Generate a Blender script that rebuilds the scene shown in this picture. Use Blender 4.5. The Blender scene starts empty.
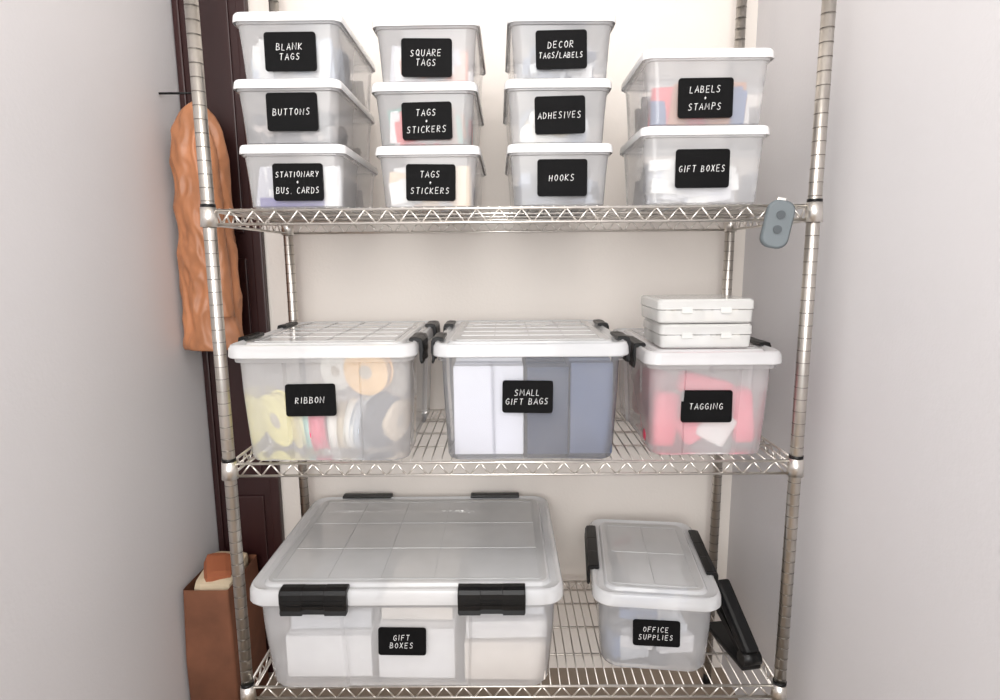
import bpy, bmesh, math, random
from mathutils import Vector, Matrix, Euler, noise
S=bpy.context.scene
S.view_settings.view_transform='Standard'
S.view_settings.look='None'
S.view_settings.exposure=0.0
COL=bpy.context.collection

# ---------------------------------------------------------------- materials
def srgb(r,g,b):
    f=lambda c:(c/255)/12.92 if c/255<=.04045 else (((c/255)+.055)/1.055)**2.4
    return (f(r),f(g),f(b),1)
MC={}
def mat(name,rgb,rough=.6,metal=0.,noise=0.,nscale=8.,bump=0.,bscale=60.,stretch=None,spec=.5):
    if name in MC: return MC[name]
    m=bpy.data.materials.new(name);m.use_nodes=True;nt=m.node_tree;N=nt.nodes;L=nt.links
    b=N['Principled BSDF'];b.inputs['Base Color'].default_value=srgb(*rgb);b.inputs['Roughness'].default_value=rough
    b.inputs['Metallic'].default_value=metal;b.inputs['Specular IOR Level'].default_value=spec
    tc=N.new('ShaderNodeTexCoord');mp=N.new('ShaderNodeMapping');L.new(tc.outputs['Object'],mp.inputs[0])
    if stretch: mp.inputs['Scale'].default_value=stretch
    if noise>0:
        n=N.new('ShaderNodeTexNoise');n.inputs['Scale'].default_value=nscale;n.inputs['Detail'].default_value=5
        L.new(mp.outputs[0],n.inputs['Vector'])
        r=N.new('ShaderNodeValToRGB');c=srgb(*rgb)
        r.color_ramp.elements[0].position=.3;r.color_ramp.elements[1].position=.7
        r.color_ramp.elements[0].color=tuple(x*(1-noise) for x in c[:3])+(1,)
        r.color_ramp.elements[1].color=tuple(min(1,x*(1+noise)) for x in c[:3])+(1,)
        L.new(n.outputs['Fac'],r.inputs[0]);L.new(r.outputs[0],b.inputs['Base Color'])
    if bump>0:
        n2=N.new('ShaderNodeTexNoise');n2.inputs['Scale'].default_value=bscale;L.new(mp.outputs[0],n2.inputs['Vector'])
        bp=N.new('ShaderNodeBump');bp.inputs['Strength'].default_value=bump;bp.inputs['Distance'].default_value=.003
        L.new(n2.outputs['Fac'],bp.inputs['Height']);L.new(bp.outputs[0],b.inputs['Normal'])
    MC[name]=m;return m
def plastic(name,rgb,opac,rough=.22,trans=.45,gl=.9):
    """milky translucent polypropylene: clear part + diffuse/translucent haze + fresnel gloss"""
    if name in MC: return MC[name]
    m=bpy.data.materials.new(name);m.use_nodes=True;nt=m.node_tree;N=nt.nodes;L=nt.links
    N.remove(N['Principled BSDF']);out=N['Material Output']
    d=N.new('ShaderNodeBsdfDiffuse');t=N.new('ShaderNodeBsdfTranslucent');c=srgb(*rgb)
    d.inputs[0].default_value=c;t.inputs[0].default_value=c
    m1=N.new('ShaderNodeMixShader');m1.inputs[0].default_value=trans;L.new(d.outputs[0],m1.inputs[1]);L.new(t.outputs[0],m1.inputs[2])
    tr=N.new('ShaderNodeBsdfTransparent');tr.inputs[0].default_value=(.995,.998,1,1)
    m2=N.new('ShaderNodeMixShader')
    tc=N.new('ShaderNodeTexCoord');nz=N.new('ShaderNodeTexNoise');nz.inputs['Scale'].default_value=9;L.new(tc.outputs['Object'],nz.inputs['Vector'])
    mr=N.new('ShaderNodeMapRange');mr.inputs['To Min'].default_value=max(0,opac-.06);mr.inputs['To Max'].default_value=min(1,opac+.06)
    L.new(nz.outputs['Fac'],mr.inputs['Value']);L.new(mr.outputs[0],m2.inputs[0])
    L.new(tr.outputs[0],m2.inputs[1]);L.new(m1.outputs[0],m2.inputs[2])
    g=N.new('ShaderNodeBsdfGlossy');g.inputs['Roughness'].default_value=rough;g.inputs[0].default_value=(gl,gl,gl,1)
    lw=N.new('ShaderNodeFresnel');lw.inputs[0].default_value=1.42
    m3=N.new('ShaderNodeMixShader');L.new(lw.outputs[0],m3.inputs[0]);L.new(m2.outputs[0],m3.inputs[1]);L.new(g.outputs[0],m3.inputs[2])
    L.new(m3.outputs[0],out.inputs[0]);MC[name]=m;return m

M_body=plastic('milky_clear_body',(253,253,255),.36,rough=.12,trans=.2)
M_bodyc=plastic('clearer_body',(253,253,255),.19,rough=.1,trans=.2)
M_body2=plastic('frosted_body',(253,253,255),.31,rough=.15,trans=.2)
M_lidw=plastic('white_translucent_lid',(254,254,255),.92,rough=.3,trans=.15)
M_lid=plastic('clear_lid',(253,254,255),.5,rough=.1,trans=.12)
M_rim=plastic('lid_rim',(252,253,255),.64,rough=.12,trans=.2)
M_chrome=mat('chrome_wire',(228,224,218),.3,1.0,noise=.08,nscale=30)
M_post=mat('chrome_post',(200,195,188),.28,1.0,noise=.1,nscale=14)
M_black=mat('black_latch_plastic',(16,16,17),.38,noise=.1,spec=.35)
M_label=mat('chalkboard_label',(12,12,13),.7,noise=.15,nscale=20,spec=.12)
M_chalk=mat('white_chalk_ink',(245,245,245),.8)

# ---------------------------------------------------------------- mesh helpers
def mkobj(name,bm,m,parent=None,smooth=False,loc=None,rot=None):
    me=bpy.data.meshes.new(name);bm.normal_update();bm.to_mesh(me);bm.free()
    ob=bpy.data.objects.new(name,me);COL.objects.link(ob)
    for mm in (m if isinstance(m,(list,tuple)) else [m]): me.materials.append(mm)
    if smooth:
        for p in me.polygons:p.use_smooth=True
    if parent: ob.parent=parent
    if loc: ob.location=loc
    if rot: ob.rotation_euler=rot
    return ob
def empty(name,loc=(0,0,0),rz=0):
    e=bpy.data.objects.new(name,None);COL.objects.link(e);e.location=loc;e.rotation_euler=(0,0,rz);e.empty_display_size=.05;return e
def add_box(bm,c,s,rot=None,mi=0,bev=0.):
    r=bmesh.ops.create_cube(bm,size=1.0);vs=r['verts']
    bmesh.ops.scale(bm,vec=s,verts=vs)
    fs=set(f for v in vs for f in v.link_faces)
    for f in fs:f.material_index=mi
    if bev>0:
        es=list(set(e for v in vs for e in v.link_edges))
        rr=bmesh.ops.bevel(bm,geom=es,offset=bev,segments=2,affect='EDGES',profile=.6)
        vs=list(set(v for f in rr['faces'] for v in f.verts)|set(v for v in vs if v.is_valid))
        for f in rr['faces']:f.material_index=mi
    if rot: bmesh.ops.rotate(bm,cent=(0,0,0),matrix=Euler(rot).to_matrix(),verts=vs)
    bmesh.ops.translate(bm,vec=c,verts=vs)
    return vs
def add_cyl(bm,p0,p1,r,seg=8,mi=0,r2=None):
    p0=Vector(p0);p1=Vector(p1);d=p1-p0
    rr=bmesh.ops.create_cone(bm,cap_ends=True,segments=seg,radius1=r,radius2=r if r2 is None else r2,depth=d.length)
    q=Vector((0,0,1)).rotation_difference(d.normalized())
    bmesh.ops.rotate(bm,cent=(0,0,0),matrix=q.to_matrix(),verts=rr['verts'])
    bmesh.ops.translate(bm,vec=(p0+p1)/2,verts=rr['verts'])
    for f in set(f for v in rr['verts'] for f in v.link_faces): f.material_index=mi; f.smooth=(len(f.verts)==4)
    return rr['verts']
def rrect(w,d,r,notch=None,seg=5):
    """rounded rectangle outline; notch=(half-extent fraction, depth) recesses the middle of each side"""
    r=min(r,w/2-.001,d/2-.001);pts=[]
    cs=[(w/2-r,d/2-r,0),(-w/2+r,d/2-r,90),(-w/2+r,-d/2+r,180),(w/2-r,-d/2+r,270)]
    for i,(cx,cy,a0) in enumerate(cs):
        for k in range(seg+1):
            a=math.radians(a0+90*k/seg);pts.append((cx+r*math.cos(a),cy+r*math.sin(a)))
        if notch:
            fr,dp,st=notch
            if i==0: q=[(w/2*fr+st,d/2),(w/2*fr,d/2-dp),(-w/2*fr,d/2-dp),(-w/2*fr-st,d/2)]
            if i==1: q=[(-w/2,d/2*fr+st),(-w/2+dp,d/2*fr),(-w/2+dp,-d/2*fr),(-w/2,-d/2*fr-st)]
            if i==2: q=[(-w/2*fr-st,-d/2),(-w/2*fr,-d/2+dp),(w/2*fr,-d/2+dp),(w/2*fr+st,-d/2)]
            if i==3: q=[(w/2,-d/2*fr-st),(w/2-dp,-d/2*fr),(w/2-dp,d/2*fr),(w/2,d/2*fr+st)]
            pts+=q
    return pts
def loft(bm,secs,cap0=False,cap1=False,mi=0):
    """secs: (z,w,d,r[,notch])"""
    rings=[]
    for s in secs:
        z,w,d,r=s[:4];n=s[4] if len(s)>4 else None
        rings.append([bm.verts.new((x,y,z)) for x,y in rrect(w,d,r,n)])
    for a,b in zip(rings,rings[1:]):
        n=len(a)
        for i in range(n):
            f=bm.faces.new((a[i],a[(i+1)%n],b[(i+1)%n],b[i]));f.material_index=mi;f.smooth=True
    if cap0: bm.faces.new(rings[0][::-1]).material_index=mi
    if cap1: bm.faces.new(rings[-1]).material_index=mi
    return rings
def edge_split(ob,ang=35):
    md=ob.modifiers.new('es','EDGE_SPLIT');md.split_angle=math.radians(ang)

# ---------------------------------------------------------------- handwriting (single stroke capitals)
G={'A':[[(0,0),(.32,1),(.62,0)],[(.1,.35),(.55,.38)]],
'B':[[(0,0),(.02,1),(.4,.9),(.42,.62),(.04,.52),(.5,.4),(.48,.08),(0,0)]],
'C':[[(.55,.85),(.3,1),(.06,.7),(.05,.3),(.25,0),(.55,.12)]],
'D':[[(.02,0),(.0,1),(.4,.85),(.55,.5),(.4,.1),(.02,0)]],
'E':[[(.5,1),(0,.97),(.02,0),(.5,.03)],[(.02,.5),(.42,.53)]],
'F':[[(.52,1),(.02,.97),(.0,0)],[(.02,.52),(.42,.55)]],
'G':[[(.55,.85),(.3,1),(.04,.65),(.06,.25),(.3,0),(.56,.15),(.56,.45),(.32,.45)]],
'H':[[(0,1),(.02,0)],[(.52,1),(.5,0)],[(.02,.5),(.52,.53)]],
'I':[[(.12,1),(.1,0)]],
'K':[[(.02,1),(0,0)],[(.5,.95),(.04,.45),(.54,0)]],
'L':[[(.02,1),(0,.02),(.46,.0)]],
'M':[[(0,0),(.08,1),(.36,.35),(.64,1),(.72,0)]],
'N':[[(0,0),(.0,1),(.60,.0),(.62,1)]],
'O':[[(.3,1),(.06,.75),(.04,.3),(.28,0),(.54,.28),(.52,.75),(.3,1)]],
'P':[[(0,0),(.03,1),(.45,.92),(.48,.6),(.04,.48)]],
'Q':[[(.3,1),(.06,.75),(.04,.3),(.28,0),(.54,.28),(.52,.75),(.3,1)],[(.34,.28),(.6,-.05)]],
'R':[[(0,0),(.03,1),(.44,.92),(.46,.62),(.04,.5),(.52,0)]],
'S':[[(.5,.9),(.25,1),(.06,.78),(.2,.55),(.46,.4),(.44,.1),(.2,0),(0,.1)]],
'T':[[(0,.98),(.56,1)],[(.29,.98),(.27,0)]],
'U':[[(0,1),(.03,.25),(.24,0),(.48,.2),(.52,1)]],
'V':[[(0,1),(.27,0),(.56,1)]],
'X':[[(0,1),(.5,0)],[(.5,1),(0,0)]],
'Y':[[(0,1),(.27,.5)],[(.54,1),(.2,0)]],
'/':[[(.0,-.1),(.4,1.1)]],'.':[[(.05,0),(.1,.04)]],'+':[[(.0,.5),(.6,.5)],[(.3,.85),(.29,.12)]]}
GW={'I':.24,'.':.2,'M':.76,'N':.66,'/':.45,'L':.48}
def label(parent,x,y,z,lines,w=.102,h=.073,lh=.0125,seed=1,tilt=0.):
    """chalkboard label lying on a front face (facing -Y) with hand-lettered ink strokes"""
    rnd=random.Random(seed)
    bm=bmesh.new();pts=rrect(w,h,.006)
    f=[bm.verts.new((a,0,b)) for a,b in pts];bk=[bm.verts.new((a,.0015,b)) for a,b in pts]
    bm.faces.new(f[::-1]) ;bm.faces.new(bk)
    for i in range(len(f)): bm.faces.new((f[i],f[(i+1)%len(f)],bk[(i+1)%len(f)],bk[i]))
    bmesh.ops.recalc_face_normals(bm,faces=bm.faces)
    lo=mkobj('label_plate',bm,M_label,parent,loc=(x,y-.0018,z),rot=(tilt,rnd.uniform(-.02,.02),0))
    cu=bpy.data.curves.new('handwriting','CURVE');cu.dimensions='3D';cu.bevel_depth=lh*.046;cu.bevel_resolution=1
    hs=[lh*(.6 if l=='+' else 1) for l in lines];gap=lh*.5
    tot=sum(hs)+gap*(len(lines)-1);yy=tot/2
    for l,hh in zip(lines,hs):
        yy-=hh;sc=hh
        ws=lambda q:[(.35 if c==' ' else GW.get(c,.56))*q*.95+q*.30 for c in l]
        if w*.88/sum(ws(sc))<.9: sc*=.86
        tw=sum(ws(sc));kx=min(1.05,w*.88/tw)
        W=[a*kx for a in ws(sc)];xx=-sum(W)/2
        for c,cw in zip(l,W):
            if c!=' ':
                dy=rnd.uniform(-.05,.05)*sc;k=rnd.uniform(.94,1.04)
                for st in G[c]:
                    sp=cu.splines.new('POLY');sp.points.add(len(st)-1)
                    for p,(a,b) in zip(sp.points,st):
                        p.co=(xx+a*sc*.92*k*kx+b*sc*.10, -.0006, yy+b*sc*k+dy+(xx*.015),1)
            xx+=cw
        yy-=gap
    cu.materials.append(M_chalk)
    o=bpy.data.objects.new('handwriting',cu);COL.objects.link(o);o.parent=lo

# ---------------------------------------------------------------- contents
def clutter(parent,name,w,d,h,z0,cols,n,seed,smin=.02,smax=.06,kind='box',yc=0,xc=0):
    rnd=random.Random(seed);bm=bmesh.new();mats=[mat('paint_%d_%d_%d'%c,c,.7,noise=.08) for c in cols]
    for i in range(n):
        if kind=='box': s=(rnd.uniform(smin,smax),rnd.uniform(smin,smax),rnd.uniform(smin*.5,smax*.8))
        elif kind=='card': s=(rnd.uniform(smin,smax),rnd.uniform(.004,.02),rnd.uniform(smin,smax*1.1))
        else: s=(rnd.uniform(smin,smax),)*2+(rnd.uniform(.006,.02),)
        R=.5*math.hypot(s[0],s[1])
        rx=max(0,w/2-R);ry=max(0,d/2-R)
        x=rnd.uniform(-rx,rx);y=-ry+2*ry*(rnd.random()**2.4) if ry>0 else 0
        top=max(0,h-s[2]*1.15);z=z0+s[2]/2+top*rnd.random()**1.3
        a=rnd.uniform(-.5,.5)
        if kind=='disc': 
            t=rnd.uniform(-.9,.9);dv=Vector((math.sin(t)*.3,-math.cos(t),rnd.uniform(-.4,.4))).normalized()*s[2]/2
            c=Vector((xc+x,yc+y,z0+s[0]/2+(max(0,h-s[0]))*rnd.random()));add_cyl(bm,c-dv,c+dv,s[0]/2,20,i%len(cols))
        else: add_box(bm,(xc+x,yc+y,z),s,(rnd.uniform(-.12,.12),rnd.uniform(-.15,.15),a),i%len(cols),bev=.0015)
    return mkobj(name,bm,mats,parent)

# ---------------------------------------------------------------- small lidded bins (top shelf)
def shoebox(x,y,z,w,d,h,lines,seed,rz=0,lidh=.017,lo=(0,0),lsz=(.100,.072)):
    e=empty('lidded_storage_box',(x,y+d/2,z),rz)
    bm=bmesh.new()
    loft(bm,[(.004,w*.80,d*.88,.012),(0.0008,w*.82,d*.89,.014),(.004,w*.86,d*.92,.018),(h*.5,w*.895,d*.94,.02),(h-lidh-.006,w*.925,d*.955,.02),
             (h-lidh-.005,w*.955,d*.975,.02),(h-lidh+.004,w*.96,d*.975,.02)],cap0=True)
    o=mkobj('body',bm,M_body2,e);edge_split(o)
    bm=bmesh.new()
    loft(bm,[(h-lidh-.001,w-.002,d-.002,.018),(h-lidh+.002,w,d,.02),(h-.005,w-.002,d-.002,.02),(h-.0012,w-.006,d-.006,.02),
             (h-.0005,w-.012,d-.012,.018),(h-.004,w-.02,d-.02,.016),(h-.004,w-.05,d-.05,.012),(h-.0015,w-.056,d-.056,.012)],cap1=True)
    o=mkobj('lid',bm,M_lidw,e);edge_split(o)
    label(e,lo[0],-d*.955/2-.0015,(h-lidh)*.5+.004+lo[1],lines,lsz[0],lsz[1],seed=seed,lh=.0122,tilt=-.02)
    return e,w*.84,d*.90,h-lidh-.012

SZ=1.0482   # top deck
W0,D0=.214,.33
def C(*a): return list(a)
rowA=[(['STATIONARY','+','BUS. CARDS'],C((246,246,244),(234,234,236),(190,190,200),(240,238,232)),'card'),
      (['BUTTONS'],C((74,74,80),(124,122,122),(40,40,46),(178,168,162)),'disc'),
      (['BLANK','TAGS'],C((244,244,244),(226,226,224),(186,194,206)),'card')]
rowB=[(['TAGS','+','STICKERS'],C((232,206,174),(240,240,240),(190,190,198),(220,176,150)),'card'),
      (['TAGS','+','STICKERS'],C((245,245,245),(20,150,132),(222,50,56),(146,90,60),(235,235,235)),'card'),
      (['SQUARE','TAGS'],C((248,248,248),(222,160,140),(190,190,198),(240,240,240)),'card')]
rowC=[(['HOOKS'],C((30,38,58),(70,80,102),(18,22,34),(150,158,172)),'box'),
      (['ADHESIVES'],C((242,240,232),(214,200,170),(240,242,246),(150,160,176)),'disc'),
      (['DECOR','TAGS/LABELS'],C((46,62,92),(206,210,216),(100,114,138),(24,30,44),(235,235,235)),'box')]
for (x,y,rows,rz,sd,H0,lx) in ((-.431,.012,rowA,.0,10,.1225,.006),(-.164,.034,rowB,-.01,20,.1215,.001),(.099,.028,rowC,.01,30,.1225,-.001)):
    for i,(ln,cols,kd) in enumerate(rows):
        jx=[0,-.004,.002][i]
        lz={10:(-.007,.004,-.007),20:(-.007,-.009,-.011),30:(-.001,-.003,-.003)}[sd][i]
        e,iw,idp,ih=shoebox(x+jx,y+.004*i,SZ+i*H0,W0-.0,D0,H0,ln,sd+i,rz,lo=([.005,.004,.0][i]+lx,lz))
        if 'HOOKS' in ln or 'BUTTONS' in ln: clutter(e,'contents',iw,idp,ih*.72,.004,cols,170,sd+i,.018,.035,kd)
        else: clutter(e,'contents',iw,idp,ih*.9,.004,cols,60,sd+i,.03,.075,kd)
        if sd==10 and i==0:
            bm=bmesh.new();add_box(bm,(-.01,-.137,.013),(.125,.018,.018));mkobj('purple_card_box',bm,mat('purple_card',(50,26,140),.6),e)
for i,(ln,cols,kd) in enumerate([(['GIFT BOXES'],C((244,244,242),(230,230,234),(208,211,220)),'box'),
      (['LABELS','+','STAMPS'],C((196,126,80),(232,60,76),(240,240,240),(70,100,150),(235,235,235)),'card')]):
    e,iw,idp,ih=shoebox(.384,.012,SZ+i*.150,.255,.24,(.150,.141)[i],ln,40+i,-.0,lo=(-.006,(-.002,-.016)[i]),lsz=(.106,.074))
    clutter(e,'contents',iw,idp,ih*(.5 if i else .8),.004,cols,40,77+i,.04,.08,kd)

# ---------------------------------------------------------------- latching bins
def latch(parent,x,y,z,ln,ang,hgt=.045,out=.011,name='latch'):
    """buckle clipped over lid rim; profile swept along its length. ang: outward direction about z"""
    bm=bmesh.new()
    prof=[(-.020,.004),(-.018,.008),(-.004,.009),(out*.6,.007),(out,.0),(out+.001,-hgt*.45),(out*.85,-hgt*.8),(out*1.05,-hgt),(out*.5,-hgt-.002),(.0015,-hgt*.9),(.0015,-.002),(-.018,.0005)]
    n=len(prof);rings=[]
    for t,sc in ((-.5,.9),(-.485,1),(-.17,1),(-.16,.94),(.16,.94),(.17,1),(.485,1),(.5,.9)):
        rings.append([bm.verts.new((t*ln,-a*(sc if a>0 else 1),b*sc)) for a,b in prof])
    for r0,r1 in zip(rings,rings[1:]):
        for i in range(n): bm.faces.new((r0[i],r0[(i+1)%n],r1[(i+1)%n],r1[i]))
    bm.faces.new(rings[0]);bm.faces.new(rings[-1][::-1])
    bmesh.ops.recalc_face_normals(bm,faces=bm.faces)
    for k in (.3,.42,.54): add_box(bm,(0,-out-.0008,-hgt*k),(ln*.9,.0015,.0016))
    return mkobj(name,bm,M_black,parent,loc=(x,y,z),rot=(0,0,ang))
def latchbin(name,x,y,z,w,d,h,rz=0,lip=.026,taper=.95,notch=True,ridx=4,ridy=5,matb=None,r=.035):
    """x=center, y=front of lid. returns empty at lid-footprint centre"""
    e=empty(name,(x,y+d/2,z),rz)
    bw,bd=w-.03,d-.03
    N=lambda k:(.42,.006*k,.006) if notch else None
    bm=bmesh.new();t=taper
    sec=[(.004,bw*t-.03,bd*t-.03,r*.7,N(.3)),(.0008,bw*t-.02,bd*t-.02,r*.8,N(.3)),(.004,bw*t-.006,bd*t-.006,r,N(.6)),(.012,bw*t,bd*t,r,N(1))]
    for k in (.35,.7): 
        q=t+(1-t)*k;sec.append((.012+(h-lip-.03)*k,bw*q,bd*q,r,N(1)))
    sec+=[(h-lip-.014,bw*.992,bd*.992,r,N(1)),(h-lip-.012,bw+.012,bd+.012,r,N(0)),(h-lip+.002,bw+.014,bd+.014,r,N(0)),(h-lip+.01,bw+.014,bd+.014,r,N(0))]
    o=mkobj('body',(loft(bm,sec,cap0=True),bm)[1],matb or M_body,e);edge_split(o)
    bm=bmesh.new()
    loft(bm,[(h-lip-.002,w-.002,d-.002,r),(h-lip,w,d,r),(h-.010,w-.002,d-.002,r),(h-.003,w-.008,d-.008,r),(h-.001,w-.018,d-.018,r*.8),
             (h-.006,w-.032,d-.032,r*.7),(h-.007,w-.056,d-.056,r*.6),(h-.001,w-.064,d-.064,r*.55),(h,w-.072,d-.072,r*.5)],mi=0)
    for f in bm.faces: f.smooth=True
    o=mkobj('lid_rim',bm,M_rim,e);edge_split(o,30)
    bm=bmesh.new();vs=[bm.verts.new((a,b,h)) for a,b in rrect(w-.072,d-.072,r*.5)];bm.faces.new(vs)
    mkobj('lid_panel',bm,M_lid,e)
    bm=bmesh.new();pw,pd=w-.10,d-.10
    for i in range(ridx+1): add_box(bm,(-pw/2+pw*i/ridx,0,h+.0006),(.0022 if 0<i<ridx else .006,pd,.0012))
    for i in range(ridy+1): add_box(bm,(0,-pd/2+pd*i/ridy,h+.0006),(pw,.0022 if 0<i<ridy else .006,.0012))
    mkobj('lid_ribs',bm,M_lid,e)
    return e
MZ=.5268 # mid deck
BZ=.0038 # bottom deck
LW=.0205
# ribbon
hb=.253
e=latchbin('latching_storage_bin',-.3835,-.036,MZ,.384,.455,hb,matb=M_body)
for yy in (-.13,.12): latch(e,.192,yy,hb-.003,.085,math.pi/2,out=.009)
for yy in (-.10,.12): latch(e,-.192,yy,hb-.003,.085,-math.pi/2,out=.004)
label(e,-.026,-.2275+LW,.136,['RIBBON'],.103,.067,lh=.0125,seed=51,tilt=-.045)
rib=empty('ribbon_spools',(-.3835,.191,MZ+.008))
def spool(x,y,z,r,wd,col,tilt,az=0):
    bm=bmesh.new();ax=Vector((math.cos(tilt)*math.cos(az),math.sin(az),math.sin(tilt))).normalized()
    c=Vector((x,y,z));add_cyl(bm,c-ax*wd*.45,c+ax*wd*.45,r*.93,32,0)
    add_cyl(bm,c-ax*wd*.5,c-ax*wd*.44,r,32,1);add_cyl(bm,c+ax*wd*.44,c+ax*wd*.5,r,32,1)
    add_cyl(bm,c-ax*wd*.52,c+ax*wd*.52,r*.3,20,2)
    lt=tuple(min(255,int(q*1.05)) for q in col)
    mkobj('spool',bm,[mat('rib_%d_%d_%d'%col,col,.45),mat('ribf_%d_%d_%d'%lt,lt,.6),mat('spool_core',(196,186,168),.8)],rib)
for a in [(-.124,-.118,.066,.062,.030,(246,234,150),.22,.9),(-.082,-.135,.060,.056,.024,(244,232,186),.2,.6),(-.054,-.14,.055,.052,.02,(170,222,208),.1,.3),
          (-.028,-.145,.054,.052,.030,(234,60,110),.1,.15),(.000,-.14,.055,.052,.018,(248,246,240),.05,.2),(.022,-.14,.056,.054,.016,(206,190,160),0,.1),
          (.044,-.14,.060,.056,.02,(244,242,236),-.1,0),(.068,-.14,.062,.058,.022,(190,198,208),-.1,-.2),(.102,-.13,.064,.060,.028,(66,70,88),-.2,-.5),(.130,-.11,.06,.048,.02,(232,214,190),-.2,-.4),
          (.072,-.11,.170,.053,.03,(244,200,140),.1,1.3),(-.01,-.05,.16,.045,.025,(240,240,235),.1,1.1),(.11,0,.13,.05,.03,(226,220,214),.1,1.0),
          (-.1,.02,.06,.056,.04,(244,234,190),.1,.3),(0,.02,.06,.056,.05,(236,230,230),.1,.1),(.1,.02,.06,.054,.04,(210,190,180),.1,.1)]: spool(*a)
# small gift bags
e=latchbin('latching_storage_bin',.040,-.036,MZ,.398,.455,hb,matb=M_bodyc)
for yy in (-.13,.12):
    latch(e,.199,yy,hb-.003,.085,math.pi/2,out=.008); latch(e,-.199,yy,hb-.003,.085,-math.pi/2,out=.006)
label(e,-.007,-.2275+LW,.140,['SMALL','GIFT BAGS'],.103,.067,lh=.0122,seed=52,tilt=-.045)
gb=empty('folded_gift_bags',(.040,.191,MZ+.006))
bm=bmesh.new();rnd=random.Random(4)
for i in range(9):
    c=i%3;add_box(bm,(-.087,-.173+i*.036,.100),(.145,.03,.195+rnd.uniform(-.01,.005)),(rnd.uniform(-.02,.02),0,rnd.uniform(-.01,.01)),c,bev=.003)
mkobj('pale_bags',bm,[mat('bag_white',(222,223,232),.6),mat('bag_pale',(212,215,228),.6),mat('bag_white2',(228,229,236),.6)],gb)
bm=bmesh.new()
for i in range(9):
    add_box(bm,(.036,-.173+i*.036,.098),(.086,.031,.19+rnd.uniform(-.01,.0)),(rnd.uniform(-.02,.02),0,0),0,bev=.003)
    add_box(bm,(.126,-.173+i*.036,.103),(.088,.031,.202+rnd.uniform(-.01,.0)),(rnd.uniform(-.02,.02),0,0),1,bev=.003)
mkobj('blue_grey_bags',bm,[mat('bag_slate',(34,50,84),.7,noise=.1,spec=.2),mat('bag_slate2',(84,98,130),.7,noise=.1,spec=.2)],gb)
# tagging
ht=.230
e=latchbin('latching_storage_bin',.415,-.014,MZ,.284,.42,ht,matb=M_body,r=.03,taper=.94)
for sx,a in ((.142,math.pi/2),(-.142,-math.pi/2)): latch(e,sx,-.06,ht-.003,.12,a,out=.007)
label(e,-.010,-.21+LW,.112,['TAGGING'],.106,.068,lh=.0122,seed=53,tilt=-.05)
tg=empty('pink_tag_bundles',(.415,.196,MZ+.006))
def blob(x,y,z,s,col,rot):
    bm=bmesh.new();add_box(bm,(0,0,0),s,None,0,bev=min(s)*.3)
    o=mkobj('bundle',bm,mat('bun_%d_%d_%d'%col,col,.5,noise=.1),tg,loc=(x,y,z),rot=rot,smooth=True)
blob(-.085,-.13,.065,(.06,.06,.12),(232,70,104),(0,.15,.2));blob(-.03,-.13,.045,(.05,.05,.07),(240,110,134),(0,-.5,.1))
blob(.025,-.145,.05,(.07,.03,.07),(250,244,242),(0,.5,0));blob(.09,-.12,.07,(.045,.06,.12),(236,84,116),(0,-.1,-.1))
blob(.01,-.11,.13,(.12,.05,.05),(232,80,108),(0,.25,.1));blob(-.04,-.03,.05,(.1,.08,.09),(238,120,140),(0,.2,.1));blob(.05,.02,.07,(.1,.1,.13),(240,225,225),(0,.1,.1));blob(-.05,.09,.07,(.09,.09,.12),(230,150,160),(0,.1,.1))
# craft cases
M_case=plastic('craft_case_plastic',(254,254,252),.68,rough=.15,trans=.25)
zc=MZ+ht+.0018
for i,(w,dx) in enumerate(((.188,.003),(.196,0))):
    e=empty('bead_organizer_case',(.398+dx,.015+.0+.075,zc+i*.0515),0.015*i)
    bm=bmesh.new();h=.050
    loft(bm,[(.001,w-.008,.142,.008),(.004,w-.002,.148,.01),(h*.55,w,.15,.01)],cap0=True)
    o=mkobj('base',bm,M_case,e);edge_split(o)
    bm=bmesh.new();loft(bm,[(h*.57,w,.15,.01),(h*.6,w+.003,.153,.01),(h-.004,w+.002,.152,.01),(h,w-.006,.145,.01)],cap1=True)
    o=mkobj('lid',bm,M_case,e);edge_split(o)
    bm=bmesh.new()
    for k in range(6): add_box(bm,(-w/2+w*(k+.5)/6*1.0,0,h*.4),(.0015,.138,h*.7))
    add_box(bm,(0,0,h*.4),(w*.95,.0015,h*.7));mkobj('dividers',bm,M_case,e)
    clutter(e,'beads',w*.9,.136,h*.6,.004,C((252,250,246),(236,228,216),(240,240,246)),50,90+i,.012,.024,'box')
    bm=bmesh.new();add_box(bm,(.04,-.0772,h*.55),(.022,.0025,.012),bev=.001);add_box(bm,(-.04,-.0772,h*.55),(.022,.0025,.012),bev=.001);mkobj('clasps',bm,M_case,e)
# big gift box bin
hg=.251
e=latchbin('latching_storage_bin',-.230,-.040,BZ,.684,.508,hg,lip=.032,ridx=5,ridy=3,taper=.955,r=.045)
for xx in (-.189,.186):
    latch(e,xx,-.254,hg-.002,.142,0,hgt=.046,out=.013);latch(e,xx+.0,.254,hg-.003,.142,math.pi,hgt=.046,out=.012)
label(e,-.010,-.254+.0205,.121,['GIFT','BOXES'],.104,.064,lh=.0122,seed=54,tilt=-.045)
gbx=empty('flat_gift_boxes',(-.230,.216,BZ+.006))
bm=bmesh.new()
for c,s,mi in [((-.18,-.06,.06),(.19,.30,.10),0),((-.18,-.05,.135),(.18,.28,.04),1),((.02,-.07,.07),(.17,.29,.12),0),((.02,-.05,.155),(.16,.28,.04),2),
    ((.215,-.09,.05),(.18,.25,.09),2),((.215,-.08,.12),(.18,.25,.04),0),((.215,-.07,.165),(.17,.25,.03),1),((-.1,.17,.09),(.36,.1,.16),2),((.18,.15,.09),(.2,.1,.16),0)]:
    add_box(bm,c,s,(0,0,rnd.uniform(-.03,.03)),mi,bev=.002)
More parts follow.
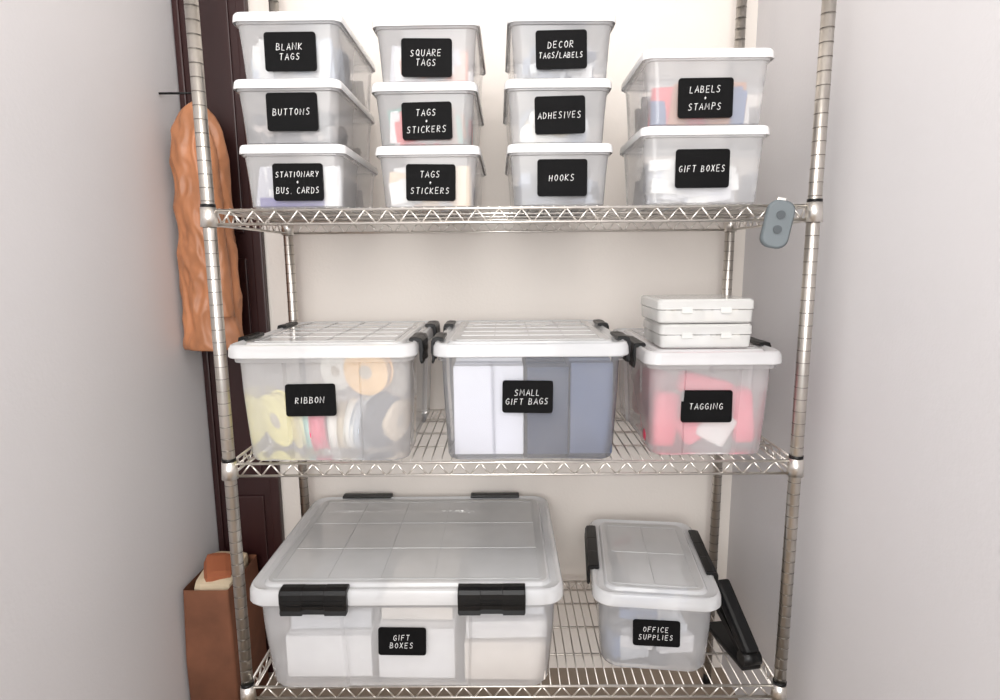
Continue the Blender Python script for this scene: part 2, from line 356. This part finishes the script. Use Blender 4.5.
mkobj('cartons',bm,[mat('carton_white',(238,237,238),.6),mat('carton_grey',(206,209,215),.6),mat('carton_cream',(236,228,220),.6)],gbx)
# office supplies
ho=.202
e=latchbin('latching_storage_bin',.345,.012,BZ,.288,.395,ho,rz=-math.radians(6.5),lip=.028,notch=False,ridx=2,ridy=2,taper=.94,r=.045)
for sx,a in ((.144,math.pi/2),(-.144,-math.pi/2)): latch(e,sx,.02,ho-.002,.22,a,hgt=.04,out=.009)
label(e,.0,-.1975+.0150,.105,['OFFICE','SUPPLIES'],.104,.062,lh=.012,seed=55,tilt=-.05)
clutter(e,'contents',.235,.33,.14,.005,C((240,240,243),(100,126,168),(248,248,248),(60,66,78),(200,206,214),(226,226,230)),36,5,.04,.09,'box')
bm=bmesh.new();add_box(bm,(.015,.01,.170),(.13,.21,.008));mkobj('paper_pad',bm,mat('pad_paper',(252,252,252),.7),e)
bm=bmesh.new();add_box(bm,(-.055,.09,.185),(.06,.012,.009),(0,0,.7));mkobj('red_marker',bm,mat('red_marker',(180,10,14),.5),e)
bm=bmesh.new();add_box(bm,(-.080,-.02,.172),(.02,.13,.012),(0,0,.1));mkobj('ruler',bm,mat('ruler_grey',(70,76,90),.5),e)

# ---------------------------------------------------------------- stapler (black, standing open beside the office bin)
st=empty('stapler',(.535,.125,BZ+.001),math.radians(-80))
bm=bmesh.new();add_box(bm,(0,0,.006),(.17,.048,.012),None,0,bev=.004);mkobj('base',bm,M_black,st)
bm=bmesh.new();add_box(bm,(-.085,0,0),(.175,.036,.034),None,0,bev=.009);mkobj('arm',bm,M_black,st,loc=(.078,0,.036),rot=(0,.62,0))
bm=bmesh.new();add_box(bm,(-.08,0,-.016),(.15,.022,.018),None,0,bev=.001);mkobj('magazine',bm,M_black,st,loc=(.078,0,.028),rot=(0,.42,0))
bm=bmesh.new();add_cyl(bm,(.074,-.022,.024),(.074,.022,.024),.017,16);mkobj('hinge',bm,M_black,st)

# ---------------------------------------------------------------- wire rack
rack=empty('wire_shelving_unit',(0,0,0))
PX,PD=.595,.43
def posts():
    bm=bmesh.new()
    for x in (-PX,PX):
        for y in (0,PD):
            add_cyl(bm,(x,y,-.30),(x,y,1.75),.0125,20)
            z=-.26
            while z<1.74:
                add_cyl(bm,(x,y,z-.0007),(x,y,z+.0007),.0128,20,1);z+=.0254
            add_cyl(bm,(x,y,1.75),(x,y,1.758),.0125,20,0,r2=.004)
            add_cyl(bm,(x,y,-.336),(x,y,-.30),.014,16,2,r2=.009)
    mkobj('posts',bm,[M_post,mat('post_groove',(130,126,120),.4,.9),M_black],rack)
posts()
def deck(z,nm):
    bm=bmesh.new();rl=.0030;dz=.027
    x0,x1=-PX+.012,PX-.012
    for y in (0,PD):
        yy=y
        add_cyl(bm,(x0,yy,z-.004),(x1,yy,z-.004),rl,8);add_cyl(bm,(x0,yy,z-.004-dz),(x1,yy,z-.004-dz),rl,8)
        n=26
        for i in range(n):
            a=x0+.01+(x1-x0-.02)*i/n;b=x0+.01+(x1-x0-.02)*(i+1)/n;m=(a+b)/2
            add_cyl(bm,(a,yy,z-.005-dz),(m,yy,z-.005),.0019,6);add_cyl(bm,(m,yy,z-.005),(b,yy,z-.005-dz),.0019,6)
    for x in (-PX,PX):
        add_cyl(bm,(x,.012,z-.004),(x,PD-.012,z-.004),rl,8);add_cyl(bm,(x,.012,z-.004-dz),(x,PD-.012,z-.004-dz),rl,8)
        n=10
        for i in range(n):
            a=.016+(PD-.032)*i/n;b=.016+(PD-.032)*(i+1)/n;m=(a+b)/2
            add_cyl(bm,(x,a,z-.005-dz),(x,m,z-.005),.0019,6);add_cyl(bm,(x,m,z-.005),(x,b,z-.005-dz),.0019,6)
    n=56
    for i in range(1,n):
        x=-PX+2*PX*i/n;add_cyl(bm,(x,0,z-.0018),(x,PD,z-.0018),.0017,6)
    for y in (.11,.215,.32): add_cyl(bm,(-PX,y,z-.0062),(PX,y,z-.0062),.0028,8)
    for x in (-PX,PX):
        for y in (0,PD):
            add_cyl(bm,(x,y,z-.036),(x,y,z+.002),.0170,20,0,r2=.0150)
            add_cyl(bm,(x,y,z+.002),(x,y,z+.008),.0142,20,1)
    mkobj(nm,bm,[M_chrome,M_black],rack)
for z,n in ((0.003,'lower_deck'),(.526,'middle_deck'),(1.047,'upper_deck')): deck(z,n)

# ---------------------------------------------------------------- remote clipped to the rack
rm=empty('garage_remote',(.517,-.016,1.006));rm.rotation_euler=(0,math.radians(10),math.radians(-8))
M_rem=mat('remote_grey',(104,112,116),.45,noise=.06)
bm=bmesh.new()
loft(bm,[(-.008,.044,.082,.016),(-.006,.050,.090,.019),(.006,.052,.092,.02),(.010,.044,.084,.018)],cap0=True,cap1=True)
mkobj('shell',bm,M_rem,rm,rot=(math.pi/2,0,0))
for zz in (.018,-.010):
    bm=bmesh.new();add_cyl(bm,(0,-.0125,zz),(0,-.0095,zz),.008,20);mkobj('button',bm,mat('remote_button',(70,76,80),.4),rm)
bm=bmesh.new();add_box(bm,(0,.009,.03),(.016,.004,.045),None,0,bev=.001);add_box(bm,(0,.014,.051),(.016,.012,.003));mkobj('visor_clip',bm,M_chrome,rm)

# ---------------------------------------------------------------- room
FZ=-.337;CZ=2.25;YB=.50;YF=-2.6;XL=-.885;XR=.665
def slab(name,c,s,m): 
    bm=bmesh.new();add_box(bm,(0,0,0),s);return mkobj(name,bm,m,loc=c)
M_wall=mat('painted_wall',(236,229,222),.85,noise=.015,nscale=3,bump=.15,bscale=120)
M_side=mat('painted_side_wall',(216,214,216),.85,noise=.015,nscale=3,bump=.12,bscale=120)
slab('wall_back',((XL+XR)/2,YB+.05,(FZ+CZ)/2),(XR-XL+.2,.1,CZ-FZ),M_wall)
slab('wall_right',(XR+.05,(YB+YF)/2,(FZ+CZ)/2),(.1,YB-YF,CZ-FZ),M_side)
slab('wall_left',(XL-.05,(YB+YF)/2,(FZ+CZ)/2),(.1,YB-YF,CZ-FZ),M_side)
slab('floor',((XL+XR)/2,(YB+YF)/2,FZ-.05),(XR-XL+.2,YB-YF+.2,.1),mat('floor_vinyl',(150,135,120),.5,noise=.1,nscale=5))
slab('ceiling',((XL+XR)/2,(YB+YF)/2,CZ+.05),(XR-XL+.2,YB-YF+.2,.1),mat('ceiling_paint',(240,238,235),.9))
# dark door in the back-left corner
M_wood=mat('mahogany_wood',(46,20,20),.4,noise=.35,nscale=10,stretch=(1,1,.08))
dr=empty('door_1',(-.780,YB,0))
bm=bmesh.new()
add_box(bm,(.079,-.012,(FZ+1.9)/2),(.028,.022,1.9-FZ),bev=.004);add_box(bm,(-.093,-.012,(FZ+1.9)/2),(.018,.022,1.9-FZ),bev=.004)
add_box(bm,(0,-.010,(FZ+1.88)/2),(.18,.012,1.88-FZ))
for z0,z1 in ((-.28,.25),(.32,.95),(1.02,1.8)):
    add_box(bm,(-.01,-.018,(z0+z1)/2),(.11,.008,z1-z0),bev=.003)
mkobj('panelled_leaf',bm,M_wood,dr)
# tan coat on the left: creased leather hanging from a wall hook
M_leather=mat('tan_leather',(178,120,84),.42,noise=.25,nscale=10,bump=.25,bscale=40)
ct=empty('tan_leather_coat',(-.795,.385,.0))
prof=[(1.345,.012,.012),(1.335,.045,.03),(1.31,.09,.045),(1.27,.125,.058),(1.2,.135,.06),(1.0,.138,.064),(.85,.146,.07),(.72,.152,.074),(.71,.146,.07)]
def pwid(z):
    for (za,wa,da),(zb,wb,db) in zip(prof,prof[1:]):
        if za>=z>=zb: t=(za-z)/(za-zb);return wa+(wb-wa)*t,da+(db-da)*t
    return prof[-1][1:]
def crease(p,s,seed):
    v=Vector((p[0]*s+seed,p[1]*s,p[2]*s*.38));return (1-2*abs(noise.noise(v)))+.5*(1-2*abs(noise.noise(v*2.3)))
def drape(name,cx,cy,z0,z1,wf,nr,nn,amp,seed):
    bm=bmesh.new();rings=[]
    for k_ in range(nr):
        t=k_/(nr-1);zz=z0+(z1-z0)*t;w_,d_=wf(zz,t);ring=[]
        for i in range(nn):
            a=2*math.pi*i/nn;x=math.cos(a)*w_/2;y=math.sin(a)*d_/2
            q=amp*crease((x+.6*zz*.15,y,zz),22,seed)*min(1,t*6+.1)
            ring.append(bm.verts.new((cx(t)+x+math.cos(a)*q*.5,cy(t)+y+math.sin(a)*q,zz)))
        rings.append(ring)
    for a,b in zip(rings,rings[1:]):
        for i in range(nn): bm.faces.new((a[i],a[(i+1)%nn],b[(i+1)%nn],b[i]))
    bm.faces.new(rings[0][::-1]);bm.faces.new(rings[-1]);bmesh.ops.recalc_face_normals(bm,faces=bm.faces)
    mkobj(name,bm,M_leather,ct,smooth=True)
drape('coat_body',lambda t:0,lambda t:0,1.345,.71,lambda z,t:pwid(z),120,110,.011,3.1)
drape('sleeve',lambda t:.036+.016*t,lambda t:-.034-.008*t,1.285,.80,lambda z,t:((.012+.03*min(1,t*8)),(.012+.026*min(1,t*8))),90,50,.007,9.7)
bm=bmesh.new();add_cyl(bm,(0,0,1.335),(0,0,1.365),.003,8);add_cyl(bm,(0,0,1.365),(-.089,0,1.365),.003,8);mkobj('wall_hook',bm,M_black,ct)
# paper bag
pb=empty('brown_paper_bag',(-.81,.345,FZ+.001))
bm=bmesh.new();h=.42
loft(bm,[(0,.13,.20,.004),(h*.5,.135,.205,.01),(h,.12,.19,.006)],cap0=True);
o=mkobj('bag',bm,mat('kraft_paper',(120,76,54),.8,noise=.3,nscale=8,bump=.4,bscale=14),pb)
bm=bmesh.new();add_box(bm,(0,0,h-.03),(.10,.16,.1),(.1,.1,.1),0,bev=.02);add_box(bm,(.0,-.02,h+.015),(.07,.1,.05),(.3,.2,.5),1,bev=.02)
mkobj('tissue_filling',bm,[mat('cream_tissue',(208,190,162),.8),mat('orange_tissue',(160,92,60),.8)],pb)

# ---------------------------------------------------------------- light
w=bpy.data.worlds.new('World');S.world=w;w.use_nodes=True
w.node_tree.nodes['Background'].inputs[0].default_value=(.95,.97,1,1);w.node_tree.nodes['Background'].inputs[1].default_value=1.0
def area(name,loc,target,sx,sy,power,col=(1,1,1)):
    l=bpy.data.lights.new(name,'AREA');l.shape='RECTANGLE';l.size=sx;l.size_y=sy;l.energy=power;l.color=col
    o=bpy.data.objects.new(name,l);COL.objects.link(o);o.location=loc
    o.rotation_euler=(Vector(target)-Vector(loc)).to_track_quat('-Z','Y').to_euler();return o
area('window_light',(-.2,-2.4,1.4),(0,.3,.6),1.2,1.5,43,(1,.985,.96))
area('ceiling_light',(-.1,-.8,2.2),(-.1,0,.6),.8,.5,12,(1,.97,.93))
# ---------------------------------------------------------------- camera
cd=bpy.data.cameras.new('camera');cam=bpy.data.objects.new('camera',cd);COL.objects.link(cam);S.camera=cam
cd.sensor_width=36;cd.lens=.5887*36;cd.clip_start=.01
p,yw,r=.1554,-.0067,-.008
fwd=Vector((math.sin(yw)*math.cos(p),math.cos(yw)*math.cos(p),-math.sin(p)));right=Vector((math.cos(yw),-math.sin(yw),0));up=right.cross(fwd)
r2=right*math.cos(r)+up*math.sin(r);u2=-right*math.sin(r)+up*math.cos(r)
cam.matrix_world=Matrix(((r2.x,u2.x,-fwd.x,-.0146),(r2.y,u2.y,-fwd.y,-1.1854),(r2.z,u2.z,-fwd.z,.9466),(0,0,0,1)))
